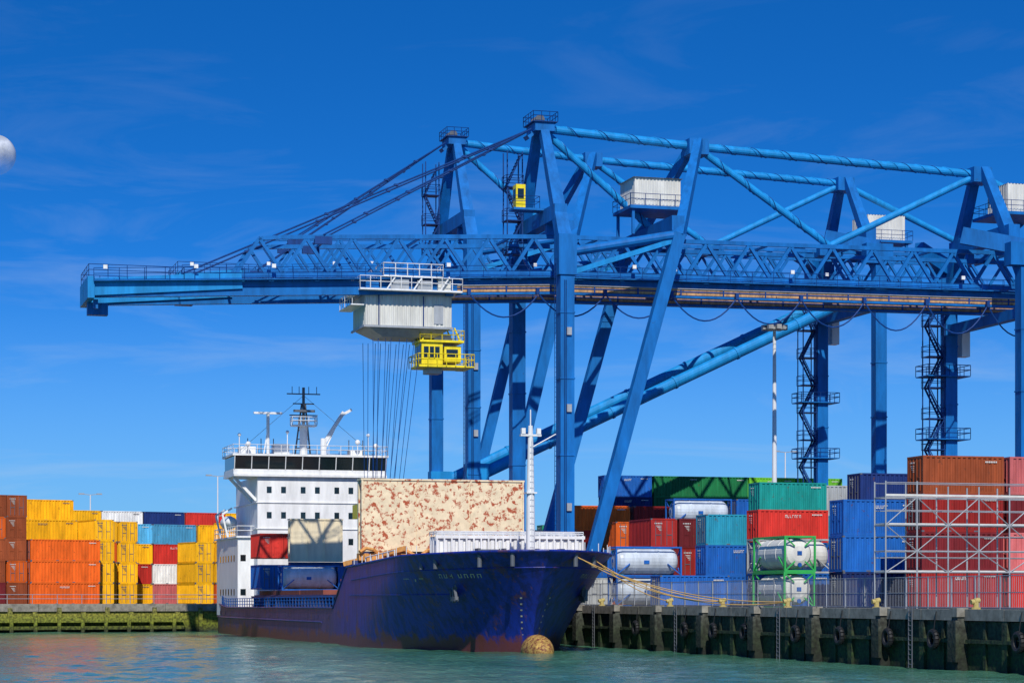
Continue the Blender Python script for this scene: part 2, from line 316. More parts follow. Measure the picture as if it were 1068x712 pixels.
def crane(loc,dz,tip,trolley,AP):
    e=empty('ship_to_shore_crane',(loc[0],loc[1],0))
    B=MB();L=MB();D=MB();T=MB();C=MB();Y=MB();K=MB();S=MB();GL=MB();W=MB();E=MB()
    XL=46.5; XE=64
    def bz(x): return (.045*x if x<0 else .008*x)+dz
    for x in (0,XL):
        for y in (-8,8):
            for oy in (-2.2,2.2):
                B.box(x-.5,x+.5,y+oy-1.6,y+oy+1.6,G+.55,G+1.2)
                for wy in (-1.1,-.35,.35,1.1): K.tube((x-.2,y+oy+wy,G+.46),(x+.2,y+oy+wy,G+.46),.34,12)
            B.box(x-.6,x+.6,y-2.9,y+2.9,G+1.2,G+2.2)
        B.box(x-.65,x+.65,-8.6,8.6,G+2.2,G+3.9)
    for y in (-8,8):
        sg=-1 if y<0 else 1
        B.box(-.66,.66,y-.65,y+.65,G+3.9,36+dz)
        B.beam((0,y,36+dz),(0,sg*.8,AP-.2),1.2,1.3,.7,.8,side=(1,0,0))
        B.box(-.85,.85,y-.8,y+.8,33.5+dz,37.2+dz)
        for z in (10,17,24,30): B.box(-.72,.72,y-.71,y+.71,z,z+.14); B.box(XL-.72,XL+.72,y-.68,y+.68,z,z+.14)
        B.beam((2.2,y,G+3.4),(11,y,37.8+dz),1.1,.95)
        B.beam((11,y,37.4+dz),(15.6,sg*.9,48+dz),.95,1.0,.75,.75)
        B.tube((0,y,35.6+dz),(11,y,37.7+dz),.45,12)
        L.beam((.6,y-.02*sg,33.8+dz),(10.7,y-.02*sg,37.2+dz),.5,.45)
        B.box(XL-.66,XL+.66,y-.62,y+.62,G+3.9,36+dz)
        B.beam((XL,y,35.5+dz),(XL-.6,sg*.9,46.8+dz),1.2,1.3,.8,.9,side=(1,0,0))
        B.box(XL-1.8,XL+1.4,y-.7,y+.7,36.2+dz,38.4+dz)
        B.beam((XL-5,y*.6,39.4+dz),(XL,y,38+dz),1.0,1.6)
    for (x,z,yy) in ((0,39.6,6.6),(11,38.8,7.8),(XL-.2,39.8,6.4)):
        B.box(x-.6,x+.6,-yy,yy,z-.7+dz,z+.7+dz)
        for y in (-3,3): B.box(x-.35,x+.35,y-.3,y+.3,37.9+dz,z-.68+dz)
    B.box(XL-.5,XL+.5,-8,8,31.2+dz,32.2+dz)
    J0=Vector((0,0,AP-.3));J1=Vector((15.6,0,48+dz-.4));J2=Vector((45.7,0,46.4+dz));J3=Vector((29.6,0,38.6+dz)); JE=Vector((XE-1,0,39.2+dz))
    for a,c,r,h in ((J0,J1,.40,1),(J1,J2,.40,1),(J2,JE,.36,0),(J0,Vector((11,0,39.6+dz)),.34,1),(J1,J3,.34,1),(J2,J3,.34,0)):
        L.tube(a,c,r,14)
        if h: D.helix(a,c,r+.01,.05,3.2,1); L.helix(a,c,r+.01,.055,3.0,1)
    for (a,w) in ((J1,1.0),(J2,1.0)): B.box(a.x-w,a.x+w,-1.1,1.1,a.z-.9,a.z+.6)
    B.beam((J3.x-1.2,0,J3.z-.5),(J3.x+1.2,0,J3.z-.5),.9,1.0); B.box(J3.x-.4,J3.x+.4,-3,3,37.8+dz,38.3+dz)
    B.box(JE.x-.4,JE.x+.4,-3,3,38.0+dz,38.8+dz)
    B.box(-.95,.95,-1.5,1.5,AP-.8,AP); 
    D.box(-1.2,1.2,-1.7,1.7,AP,AP+.08); D.railbox(-1.2,1.2,-1.7,1.7,AP+.08,sp=.8,r=.035,h=.9)
    for y in (-.8,0,.8): K.tube((-.3,y-.12,AP+.35),(-.3,y+.12,AP+.35),.45,16)
    B.beam((-1.4,0,AP-1.3),(-.3,0,AP-.4),1.4,.4)
    xs=[];x=-29.5 if tip<-35 else tip+6
    x0=x
    while x<XE-.5: xs.append(x); x+=4.3
    for y in (-3,3):
        dsz=.3 if y<0 else .24
        for a,c in zip(xs[:-1],xs[1:]):
            m=(a+c)/2
            if a>x0: B.beam((a,y,37.8+bz(a)),(c,y,37.8+bz(c)),.34,.38)
            B.beam((a,y,34.35+bz(a)),(c,y,34.35+bz(c)),.38,.42)
            B.beam((a,y,34.5+bz(a)),(m,y,37.7+bz(m)),dsz,dsz); B.beam((m,y,37.7+bz(m)),(c,y,34.5+bz(c)),dsz,dsz)
            if a==x0: B.beam((m,y,37.7+bz(m)),(c,y,37.8+bz(c)),.3,.34)
        for a,c in ((tip,-14),(-14,0),(0,XE)):
            B.beam((a,y,33.55+bz(a)),(c,y,33.55+bz(c)),.5,.5)
        for a,c in zip([-9,0],[0,XE]):
            T.beam((a,y,32.95+bz(a)),(c,y,32.95+bz(c)),.62,.58)
            E.beam((a,y-.36,33.26+bz(a)),(c,y-.36,33.26+bz(c)),.12,.07)
            B.beam((a,y,32.5+bz(a)),(c,y,32.5+bz(c)),.8,.2)
        q=-8.6
        while q<XE: D.box(q-.07,q+.07,y-.37,y+.37,32.62+bz(q),33.3+bz(q)); q+=4.3
        D.beam((-9,y-.33,32.98+bz(-9)),(0,y-.33,32.98+bz(0)),.04,.12); D.beam((0,y-.33,32.98+bz(0)),(XE,y-.33,32.98+bz(XE)),.04,.12)
        B.beam((tip,y,32.9+bz(tip)),(-9,y,32.9+bz(-9)),.6,.75)
        yo=y+(-1 if y<0 else 1)
        for a,c in ((tip,0),(0,XE)):
            B.beam((a,(y+yo)/2,33.9+bz(a)),(c,(y+yo)/2,33.9+bz(c)),1.0,.08)
            D.rail((a,yo,33.9+bz(a)),(c,yo,33.9+bz(c)),1.1,2.2,.028)
        L.beam((tip,y,33.4+bz(tip)),(x0+.5,y,33.9+bz(x0)),1.0,1.5)
        for (xx,zz) in ((-21.5 if tip<-35 else -18,38),(tip+8,34.6)):
            for o in (-.25,.25):
                D.tube((-1.2,y*.25+o,AP-.6),(xx,y+o,zz+bz(xx)),.065,5)
            for k in range(1,5):
                t=k/5; p=Vector((-1.2,y*.25,AP-.6)).lerp(Vector((xx,y,zz+bz(xx))),t); D.box(p.x-.18,p.x+.18,p.y-.3,p.y+.3,p.z-.08,p.z+.08)
            D.beam((xx-.8,y,zz-.5+bz(xx)),(xx+.8,y,zz-.5+bz(xx)),.4,.7)
    for i,a in enumerate(xs):
        if i%2==0:
            if i>0: B.beam((a,-3,37.8+bz(a)),(a,3,37.8+bz(a)),.2,.2)
            B.beam((a,-3,34.35+bz(a)),(a,3,34.35+bz(a)),.22,.22)
    z=33.3+bz(tip); L.box(tip-.5,tip+.1,-3.7,3.7,z-.9,z+1.0); B.box(tip-.2,tip+1.6,-.5,.5,z-2.0,z-.9); D.railbox(tip-.4,tip+8,-3.6,3.6,z+1.0,sp=1.6,r=.03)
    for y in (-2.5,2.5): B.box(tip+.1,tip+.5,y-.2,y+.2,z-1.7,z-.9)
    for xx in (tip+1,tip+9,tip+16,-10,8,24,42): W.box(xx-.18,xx+.18,-4.12,-3.95,34.9+bz(xx),35.25+bz(xx))
    xx=-8
    while xx<XE-7:
        if trolley: D.cat((xx,-3.75,32.5+bz(xx)),(xx+6.6,-3.75,32.5+bz(xx)),2.6+.5*math.sin(xx),.075,12)
        D.box(xx-.15,xx+.15,-3.95,-3.55,32.3+bz(xx),32.9+bz(xx)); xx+=6.6
    stairtower(D,-1.7,3.6,37+dz,AP-2,1.5,1.4)
    stairtower(D,XL-1.6,8.3,13,35+dz,1.7,1.6)
    for z in (14,20.5,27): B.box(XL-2.9,XL+1.9,6.9,9.8,z-.1,z); D.railbox(XL-2.9,XL+1.9,6.9,9.8,z,sp=1.2,r=.04)
    W.box(XL+1.1,XL+2.0,7.2,8.4,29+dz,32.3+dz)
    for o in (-.25,.25): D.tube((-.95,-8+o,8),(-.95,-8+o,35+dz),.03,4)
    z=8
    while z<35+dz: D.tube((-.95,-8.25,z),(-.95,-7.75,z),.02,4); z+=.45
    # cable conduits down the legs, junction boxes
    for o in (-.3,-.15): D.tube((o,-8.72,8),(o,-8.72,33+dz),.04,4)
    for z in (12,21,28): E.box(-.1,.35,-8.85,-8.67,z,z+.7)
    if trolley:
        C.corrbox(8.6,13.2,-2.4,1.9,41.2+dz,43.9+dz,.06,.35); B.box(8.0,14,-2.9,2.4,40.9+dz,41.2+dz); D.railbox(8,14,-2.9,2.4,41.2+dz,sp=1.3,r=.03)
        C.quad((8.4,-2.6,43.92+dz),(13.4,-2.6,43.92+dz),(13.4,2.1,43.92+dz),(8.4,2.1,43.92+dz))
        for x in (8.4,13.6): 
            for y in (-2.5,2): B.beam((x,y,38.5+dz),(x,y,40.9+dz),.25,.25)
        Y.box(-3.2,-2.3,-2.8,-1.7,40.4+dz,42.6+dz); GL.box(-3.05,-2.45,-2.83,-2.8,41.3+dz,42.2+dz); GL.box(-3.23,-3.2,-2.6,-1.9,41.3+dz,42.2+dz)
        B.box(-3.5,-.5,-3.1,-1.4,40.2+dz,40.4+dz); D.railbox(-3.5,-1,-3.1,-1.4,40.4+dz,sp=1,r=.03)
    zh=0 if trolley else -2.6
    C.corrbox(47.8,52.4,-2.2,2.0,42.4+dz+zh,45.3+dz+zh,.06,.35); B.box(46.5,53,-3,2.8,42.1+dz+zh,42.4+dz+zh); D.railbox(46.5,53,-3,2.8,42.4+dz+zh,sp=1.2,r=.03)
    B.beam((47,-2.6,38.2+dz),(47,-2.6,42.1+dz+zh),.3,.3); B.beam((52.4,-2.6,38.0+dz),(52.4,-2.6,42.1+dz+zh),.3,.3); B.beam((47,2.6,38+dz),(52,2.6,42.1+dz+zh),.25,.25)
    if trolley:
        t=-13.3
        zb=lambda q:q+bz(t)+.5
        C.corrbox(t-4.2,t+3.9,-2.8,2.8,zb(29.1),zb(32.0),.07,.4)
        C.quad((t-4.4,-3.0,zb(32.02)),(t+4.1,-3.0,zb(32.02)),(t+4.1,3.0,zb(32.02)),(t-4.4,3.0,zb(32.02)))
        for zz in (29.05,32.05): E.box(t-4.3,t+4.0,-2.9,-2.8,zb(zz)-.1,zb(zz)+.1); E.box(t-4.4,t-4.25,-2.9,2.9,zb(zz)-.1,zb(zz)+.1)
        i=len(E.v)
        for (h,o) in ((29.05,0),(28.2,1.6)):
            for (sx,sy) in ((-1,-1),(1,-1),(1,1),(-1,1)): E.v.append((t+sx*(4.0-o),sy*(2.7-o*.5),zb(h)))
        E.f+=[(i+k,i+4+k,i+4+(k+1)%4,i+(k+1)%4) for k in range(4)]+[(i+4,i+7,i+6,i+5)]
        W.box(t-5,t+4.6,-4.1,4.1,zb(32.2),zb(32.35)); W.railbox(t-5,t+4.6,-4.1,4.1,zb(32.35),sp=.9,r=.04)
        W.railbox(t-2.8,t+2.8,-4.0,4.0,zb(33.6),sp=1,r=.045); W.box(t-2.8,t+2.8,-4,4,zb(33.5),zb(33.6))
        for xx in (-2.5,0,2.5): W.beam((t+xx,-4,zb(32.3)),(t+xx+.9,-4,zb(33.6)),.12,.12)
        E.box(t-2,t-.4,-3.9,-2.5,zb(32.35),zb(33.3)); E.box(t+.4,t+1.8,-3.9,-2.4,zb(32.35),zb(33.2)); B.box(t-4.4,t-3.2,-3.8,-2.6,zb(32.35),zb(33.1)); C.box(t+2.4,t+3.6,-3.7,-2.4,zb(32.35),zb(33.6))
        for sx in (-3.6,3.6):
            for y in (-3,3): B.box(t+sx-.35,t+sx+.35,y-.35,y+.35,zb(32.0),zb(33.0))
        W.rail((t-5.5,-3,zb(31)),(t-5.5,2.6,zb(31)),1.1,1,.03); W.box(t-5.6,t-4.4,-3,2.6,zb(30.9),zb(31))
        for xx in (-3.0,1.2): D.tube((t+xx,-2.95,zb(29.2)),(t+xx,-2.95,zb(31.9)),.06,5)
        E.box(t+2.2,t+3.1,-2.86,-2.8,zb(29.4),zb(31.2))
        cx=t+3.1
        Y.box(cx-1.9,cx+.1,-2.2,.6,zb(25.7),zb(27.8)); Y.box(cx+.3,cx+1.9,-2.0,.5,zb(26.0),zb(27.5)); Y.box(cx-2.1,cx+2.1,-2.4,.8,zb(27.8),zb(28.0)); Y.box(cx-2.2,cx+2.2,-2.5,.9,zb(25.5),zb(25.7))
        GL.box(cx-1.7,cx-.2,-2.24,-2.2,zb(26.4),zb(27.4)); GL.box(cx-1.94,cx-1.9,-1.9,.3,zb(26.0),zb(27.5)); GL.box(cx+.5,cx+1.6,-2.04,-2.0,zb(26.5),zb(27.2))
        for q in (-1.2,-.7): Y.box(cx+q-.05,cx+q+.05,-2.3,-2.22,zb(26.4),zb(27.4))
        Y.railbox(cx-2.3,cx+3.0,-2.7,1.2,zb(25.6),sp=.8,r=.04); Y.box(cx+2.2,cx+3.0,-2.7,1.2,zb(25.5),zb(25.6))
        Y.railbox(cx-2.1,cx+2.1,-2.4,.8,zb(28.0),sp=.9,r=.035,h=.9)
        for (xx,yy) in ((-1.8,-2),(1.8,-2),(-1.8,.6),(1.8,.6)): Y.beam((cx+xx,yy,zb(28.0)),(cx+xx*.7,yy,zb(29.2)),.13,.13)
        E.box(cx-.6,cx+1.0,-1.8,-.4,zb(28.0),zb(28.6)); E.box(cx-1.2,cx+.2,-1.5,.2,zb(25.0),zb(25.5))
        for xx in (-3.4,-2.9,-2.2,-1.7,-.9,-.2,.5,1.1):
            for y in (-2.2,2.2): D.tube((t+xx,y,zb(28)),(t+xx*.55-1.4,y*.9,12.6),.026,4)
        Y.box(t-4.4,t+1.6,-1.1,1.1,12.0,12.6); Y.box(t-4.6,t-4.2,-1.2,1.2,11.4,12.7); Y.box(t+1.4,t+1.8,-1.2,1.2,11.4,12.7)
    else:
        for y in (-8,8):
            L.tube((1.2,y*.98,17.2),(XL-2.6,y*.98,37.0+dz-4.4),.62,16)
            for k in range(1,6):
                p=Vector((1.2,y*.98,17.2)).lerp(Vector((XL-2.6,y*.98,37.0+dz-4.4)),k/6); d=(Vector((XL-2.6,0,37.4))-Vector((1.2,0,17.2))).normalized(); L.tube(p-d*.12,p+d*.12,.7,16)
            L.box(-.8,1.6,y*.98-.8,y*.98+.8,16.2,18.2)
    B.out('steel_frame',M['blue'],e); L.out('light_blue_tubes',M['blue2'],e); D.out('stairs_rails_cables',M['dblue'],e)
    T.out('trolley_rail',M['tan'],e); C.out('machinery_house',M['cream'],e); Y.out('yellow_cabin',M['yellow'],e); K.out('wheels_sheaves',M['gsteel'],e)
    GL.out('cabin_glass',M['glass'],e); W.out('white_platforms',M['white'],e); E.out('grey_trim',M['steel'],e)
    return e
crane((2.7,217.9),0,-42.2,True,48.8)
crane((-6.3,249.7),4.8,-30,False,53.8)
b=MB(); cr=empty('crane_rails',(Q0[0],Q0[1],0))
for x in (5.4,51.9): b.box(x-.06,x+.06,-200,95,G,G+.12)
b.out('rail',M['gsteel'],cr)

# ---------------------------------------------------------------- ship
SH=(1.6,171,0)
sh=empty('container_ship',SH)
def lerp(a,b,t): return a+(b-a)*t
def interp(tab,x):
    if x<=tab[0][0]: return tab[0][1]
    for (a,fa),(c,fc) in zip(tab[:-1],tab[1:]):
        if x<=c: return fa+(fc-fa)*(x-a)/(c-a)
    return tab[-1][1]
def stem(z): return interp([(-1.2,.6),(0,0),(1.5,.1),(3,-.6),(5,-2.0),(7.8,-4.3)],z)
def topz(l): return interp([(0,7.5),(6,7.35),(14,7.25),(31.5,6.7),(35.5,3.2),(98,3.0),(101,3.3),(110,3.6)],l)
def halfb(l,z):
    zz=max(0,min(1,z/7.4)); T=max(0,min(1,l/lerp(25,12.5,zz))); p=lerp(1.0,.62,zz)
    B=8.1
    if l>94: B*=1-.14*((l-94)/16)**2
    return B*math.sin(math.pi/2*T**p)
def hp(l,z,side,off=0): 
    return (side*(halfb(l,z)+off), stem(z)*(1-l/110)+l, z)
st=[0,.25,.6,1,1.6,2.4,3.4,4.6,6,8,10,12.5,15,18,21,25,29,31.5,32.5,33.5,34.5,35.5,40]+[40+5*i for i in range(1,15)]
NJ=12
b=MB(); 
for side in (-1,1):
    i=len(b.v)
    for l in st:
        for j in range(NJ+1):
            z=-1.2+(topz(l)+1.2)*j/NJ; b.v.append(hp(l,z,side))
    n=NJ+1
    for a in range(len(st)-1):
        for j in range(NJ):
            q=(i+a*n+j,i+(a+1)*n+j,i+(a+1)*n+j+1,i+a*n+j+1); b.f.append(q if side>0 else q[::-1])
b.quad(hp(110,-1.2,-1),hp(110,3.6,-1),hp(110,3.6,1),hp(110,-1.2,1))
hull=b.out('hull',M['hull'],sh,True)
b=MB()
for side in (-1,1):
    b.path([hp(l,topz(l),side) for l in st],.11,6)
    b.path([hp(l,topz(l)-1.2,side,.01) for l in st if l<=31],.05,6)
    b.path([hp(l,1.9,side,.03) for l in st if l>=36],.1,6)
    b.path([hp(l,4.3,side,.02) for l in st if 6<=l<=31],.045,6)
    for k in range(14):
        l=37+k*5; 
        b.quad(hp(l,2.2,side,.02),hp(l+1.6,2.2,side,.02),hp(l+1.6,2.6,side,.02),hp(l,2.6,side,.02))
b.out('bulwark_cap',M['hull'],sh)
b=MB()
for l0,l1,dz in ((0,32,-1.1),(33,110,-.9)):
    s=[l for l in st if l0<=l<=l1]
    if l1==110: s=[33]+s
    for a,c in zip(s[:-1],s[1:]):
        za=(topz(a)+dz) if l1<110 else 2.1; zc=(topz(c)+dz) if l1<110 else 2.1
        b.quad(hp(a,za,-1),hp(a,za,1),hp(c,zc,1),hp(c,zc,-1))
b.quad((-8,32.2,2.1),(8,32.2,2.1),(8,32.2,5.7),(-8,32.2,5.7))
b.out('deck',M['deckred'],sh)
b=MB(); b.sphere((0,-1.0,.1),1.2,24,16,(.9,2.0,1.05))
M['bulb']=paint('bulb_antifouling',(.42,.26,.07),.65,.6,.62,1.3,rustcol=(.15,.04,.025),streak=False); b.out('bulbous_bow',M['bulb'],sh,True)
b=MB()
def stroke(l0,l1,z0,z1,side):
    b.quad(hp(l0,z0,side,.03),hp(l1,z0,side,.03),hp(l1,z1,side,.03),hp(l0,z1,side,.03))
random.seed(3)
for side in (-1,1):
    l=3.0
    for c in range(7):
        w=.3
        if c==4: l+=.3
        stroke(l,l+.07,5.55,5.85,side)
        if random.random()<.6: stroke(l+w-.07,l+w,5.55,5.85,side)
        zz=random.choice((5.55,5.68,5.79)); stroke(l+.07,l+w-.07,zz,zz+.06,side)
        l+=.5
    for k in range(7): stroke(.75,.88,1.3+k*.45,1.42+k*.45,side)
    stroke(8.5,11.5,5.5,5.56,side); stroke(9.5,9.7,5.3,5.5,side)
M['namepaint']=paint('faded_lettering',(.40,.38,.28),.6,.4,.45,3,rustcol=(.03,.04,.18)); b.out('name_lettering',M['namepaint'],sh)
b=MB()
for side in (-1,1):
    p=Vector(hp(5.5,4.6,side,.15)); b.beam(p+Vector((0,0,.5)),p-Vector((0,0,.9)),.25,.25); b.beam(p+Vector((0,-.7,-.6)),p+Vector((0,.7,-.6)),.3,.35); 
    for s in (-1,1): b.beam(p+Vector((0,s*.7,-.7)),p+Vector((side*.1,s*.55,.1)),.2,.2)
    b.tube(p+Vector((-side*.5,0,.5)),p+Vector((side*.05,0,.5)),.45,12)
b.out('anchor',M['gsteel'],sh)
b=MB()
for side in (-1,1):
    for l in [36+1.6*i for i in range(46)]:
        p=Vector(hp(l,topz(l),side,-.1)); b.tube(p,p+Vector((0,0,1.0)),.045,4)
    for h in (.35,.7,1.0): b.path([Vector(hp(l,topz(l),side,-.1))+Vector((0,0,h)) for l in range(36,110,3)],.035,4)
b.out('deck_railing',M['c_blue'],sh)
M['coam']=paint('coaming_blue',(.04,.06,.16),.6,.3,.35)
b=MB(); b.box(-6.6,6.6,36,86,2.1,4.4); b.box(-6.9,6.9,35.7,86.2,4.1,4.3)
for i in range(32):
    for s in (-1,1): b.box(s*6.6-.3,s*6.6+.3,36.5+i*1.55,36.65+i*1.55,2.1,4.1)
b.out('hatch_coaming',M['coam'],sh)
b=MB(); 
for a in (48,60,72): b.box(-6.4,6.4,a+.1,a+11.8,4.4,4.85)
b.out('hatch_covers',M['deckred'],sh)
M['hatch']=paint('hatch_cover_rusty',(.72,.60,.40),.7,.2,.57,.62,rustcol=(.36,.075,.03),streak=False)
HX=.8
b=MB(); b.box(-7.3+HX,7.3+HX,30.6,31.0,8.1,14.3); b.box(-7.3+HX,7.3+HX,31.8,32.2,7.5,14.2)
b.box(-7.35+HX,7.35+HX,30.5,32.3,14.25,14.4)
for x in (-7.3,-2.4,2.4,7.15): b.box(x+HX,x+HX+.15,30.52,30.6,8.1,14.25)
b.out('raised_hatch_cover',M['hatch'],sh)
b=MB()
for x in [-7+i*1.0 for i in range(15)]: b.box(x+HX,x+HX+.12,31.0,31.8,8.0,14.2)
b.box(-7.4,7.6,29.8,33,6.0,7.3)
for x in (-6.0,7.4): b.beam((x,31,7.2),(x,30.9,8.3),.5,.5)
b.out('hatch_stiffeners',M['coam'],sh)
M['cable']=paint('orange_gear',(.6,.28,.08),.8,.4,.2,2)
b=MB(); b.box(-7.0,-1.4,29.2,30.2,7.3,7.9); b.beam((-7.9,31,7.0),(-3.4,27,8.3),.4,.4); b.path([(-7+i*.6,28.9+.3*math.sin(i*2.1),8.0+.35*math.sin(i*1.3)) for i in range(12)],.16,6)
b.beam((-6.6,28.6,7.4),(-1.6,28.2,7.6),.25,.5)
for i in range(6): b.box(-6.6+i*.95,-6.1+i*.95,28.0,28.5,7.0,7.5+.3*(i%2))
b.out('lashing_gear',M['cable'],sh)
b=MB(); b.box(-4.8,0.8,74,74.3,7.9,12.3); b.box(-4.8,.8,75,75.3,7.9,12.2); b.box(-4.85,.85,73.9,75.4,12.25,12.4)
for x in (-4.8,-3,-1.2,.65): b.box(x,x+.12,73.9,74,7.9,12.2)
b.out('aft_hatch_cover',paint('hatch_cream',(.72,.62,.42),.7,.2,.16,.6),sh)
b=MB(); b.box(-4.8,6.2,74.2,75.2,4.86,7.85); b.out('aft_cover_stand',M['coam'],sh)
b=MB(); b.corrbox(-4.6,7.5,11.4,13.6,6.3,8.9,.12,.62); b.box(-4.7,7.6,11.26,11.38,8.75,9.0); b.box(-4.7,7.6,11.26,11.38,6.3,6.5)
for i in range(21): b.box(-4.65+i*.6,-4.53+i*.6,11.22,11.42,6.3,9.05)
b.railbox(-4.6,7.5,11.4,13.6,8.95,h=.35,sp=1,r=.04); b.out('breakwater_wall',M['white'],sh)
mx=.35
b=MB(); b.tube((mx,2.0,6),(mx,2.0,12),.36,14,.30); b.tube((mx,2,12),(mx,2,17.0),.30,14,.17); b.box(mx-.8,mx+.8,1.8,2.2,16.2,16.35); b.tube((mx,2,17),(mx,2,18.2),.05,6); b.box(mx-.4,mx+.4,1.6,2.4,11.9,12.0)
for x in (-.6,.6): b.box(mx+x-.15,mx+x+.15,1.75,2.1,16.35,16.8)
b.tube((mx,1.6,7),(mx,1.6,16),.03,4); b.tube((mx,2,15.3),(mx+2,2,16.4),.05,4)
for z in range(20): b.box(mx-.14,mx+.14,1.58,1.62,7+z*.45,7.02+z*.45)
b.out('foremast',M['white'],sh)
b=MB()
for (x,y) in ((-2.4,3.5),(2.2,3.5)): 
    b.tube((x-.9,y,7.2),(x+.9,y,7.2),.55,14); b.box(x-1.1,x-.9,y-.7,y+.7,6.3,7.8); b.box(x+.9,x+1.1,y-.7,y+.7,6.3,7.8)
for side in (-1,1):
    for l in (1.2,3.0,7,9,16,22):
        p=Vector(hp(l,topz(l),side,-.5)); b.tube(p-Vector((0,0,1.1)),p+Vector((0,0,.12)),.17,10)
b.out('windlass_bitts',M['gsteel'],sh)
b=MB(); b.rail((-6.9,16,6.3),(-6.9,27,5.9),1.6,2,.05); b.rail((7,16,6.3),(7,27,5.9),1.6,2,.05)
for side in (-1,1):
    ls=[1.5,3,5,7,9,11,14,17,20,23,26,29]
    for l in ls: 
        p=Vector(hp(l,topz(l),side,-.1)); b.tube(p,p+Vector((0,0,.7)),.03,4)
b.out('forecastle_rails',M['white'],sh)
b=MB(); FY=88
b.box(-7.7,7.7,FY+2.5,106,2.1,10.8)
b.box(-5.9,5.9,FY,103,2.1,17.5); b.box(-6.05,6.05,FY-.12,104,14.6,14.7); b.box(-6.05,6.05,FY-.12,104,11.7,11.8); b.box(-7.9,7.9,FY+2.2,107,10.8,11.0)
b.box(-8.6,8.6,FY-.5,95,17.5,17.75)
b.box(-8.6,8.6,FY-.2,94.6,17.75,18.3)
b.box(-8.75,8.75,FY-.7,95,19.75,19.98)
b.box(-8.3,8.3,FY+.6,94.2,18.3,19.75)
for i in range(10):
    x=-8.5+i*17/9; b.beam((x,FY-.24,18.3),(x,FY-.62,19.75),.09,.06)
for s in (-1,1):
    b.beam((s*8.4,FY+1,17.5),(s*5.9,FY+1,14.9),.45,.3); b.beam((s*8.4,FY+4,17.5),(s*5.9,FY+4,14.9),.45,.3)
b.railbox(-8.7,8.7,FY-.6,94.9,19.98,sp=1.3,r=.035,h=1.0)
b.railbox(-7.8,7.8,FY+2.3,106.8,11.0,sp=1.5,r=.045)
b.tube((0,92,20),(0,92,23.5),.45,10); b.box(-1.4,1.4,91.2,92.6,23.4,23.55); b.railbox(-1.4,1.4,91.2,92.6,23.55,h=.9,sp=.7,r=.04)
b.tube((-4.3,90.5,20),(-4.3,90.5,24.6),.18,8); b.box(-5.9,-2.7,90.3,90.7,24.6,24.82); b.tube((-4.8,90.5,20),(-4.3,90.5,23),.08,6)
b.tube((2.0,90.5,20),(2.0,90.5,22),.35,10); b.beam((2.0,90.5,21.4),(4.3,90.5,25.0),.35,.4); b.beam((4.0,90.5,24.6),(5.2,90.5,25.3),.25,.3); b.beam((2.0,90.5,20.4),(3.4,90.5,23.4),.15,.15)
for (x,h) in ((-7.6,2.2),(-6.6,1.2),(-2.2,2.6),(5.8,1.6),(7.0,2.4),(7.9,1.2)): b.tube((x,90,20),(x,90,20+h),.06,5); b.sphere((x,90,20+h),.3 if h<2 else .2,8,6)
b.box(-7.3,-5.6,91,93,20,21.0); b.box(5.2,6.6,91,93,20,20.8); b.box(-3.4,-1.6,92,93.5,20,21.4)
b.out('superstructure',M['white'],sh)
b=MB()
b.quad((-8.5,FY-.21,18.31),(8.5,FY-.21,18.31),(8.5,FY-.59,19.74),(-8.5,FY-.59,19.74))
for s in (-8.55,8.55): b.quad((s,FY-.2,18.31),(s,FY+6.3,18.31),(s,FY+6.3,19.74),(s,FY-.58,19.74))
for z in (15.7,12.9,10.0): 
    for x in (-4.6,-3,-.8,.8,3,4.6): b.box(x-.27,x+.27,FY-.03,FY,z,z+.7)
for z in (4.4,8.2):
    for x in (-7.1,7.1): b.box(x-.3,x+.3,FY+2.47,FY+2.5,z,z+.7)
    for y in range(93,105,2): b.box(-7.73,-7.7,y-.3,y+.3,z,z+.7)
b.out('windows',M['glass'],sh)
b=MB(); b.tube((0,92,23.5),(0,92,27.8),.16,8); 
for z,w in ((24.6,1.6),(25.9,1.2),(27.0,1.9)): b.box(-w,w,91.9,92.1,z,z+.12)
for x in (-1.3,-.5,.6,1.5): b.tube((x,92,27.0),(x,92,27.9),.04,4)
b.box(-1.2,1.2,91.4,91.8,25.0,25.25); b.tube((-.9,92.5,20),(-.2,92,26),.1,5); b.tube((.9,92.5,20),(.2,92,26),.1,5)
for z in (21,22,23,24,25): b.tube((-.9+.12*(z-20),92.4,z),(.9-.12*(z-20),92.4,z),.05,4)
for x in (-6.5,-5,-3.6,5,6.6): b.tube((x,91,20),(x,91,21.9),.05,4)
for x in (-8,8): b.tube((x,90.5,20),(0,92,26.9),.02,4)
b.out('radar_mast',M['gsteel'],sh)
b=MB(); b.box(-2.4,2.4,103.5,108,11,16.5); b.box(-2.6,2.6,103.3,108.2,16.5,17); b.out('funnel',M['coam'],sh)
b=MB(); b.sphere((-7.4,99,12.7),1.0,14,10,(.9,2.6,.8)); b.out('lifeboat',M['white'],sh,True)
b=MB(); 
for y in (96.5,101.5): b.beam((-7.9,y,11),(-8.5,y,13.6),.2,.2); b.beam((-8.5,y,13.6),(-7.4,y,14.3),.2,.2)
b.out('davits',M['white'],sh)
b=MB(); b.tube((-.4,110,3.6),(-.4,111,7),.05,5); b.out('flag_staff',M['white'],sh)

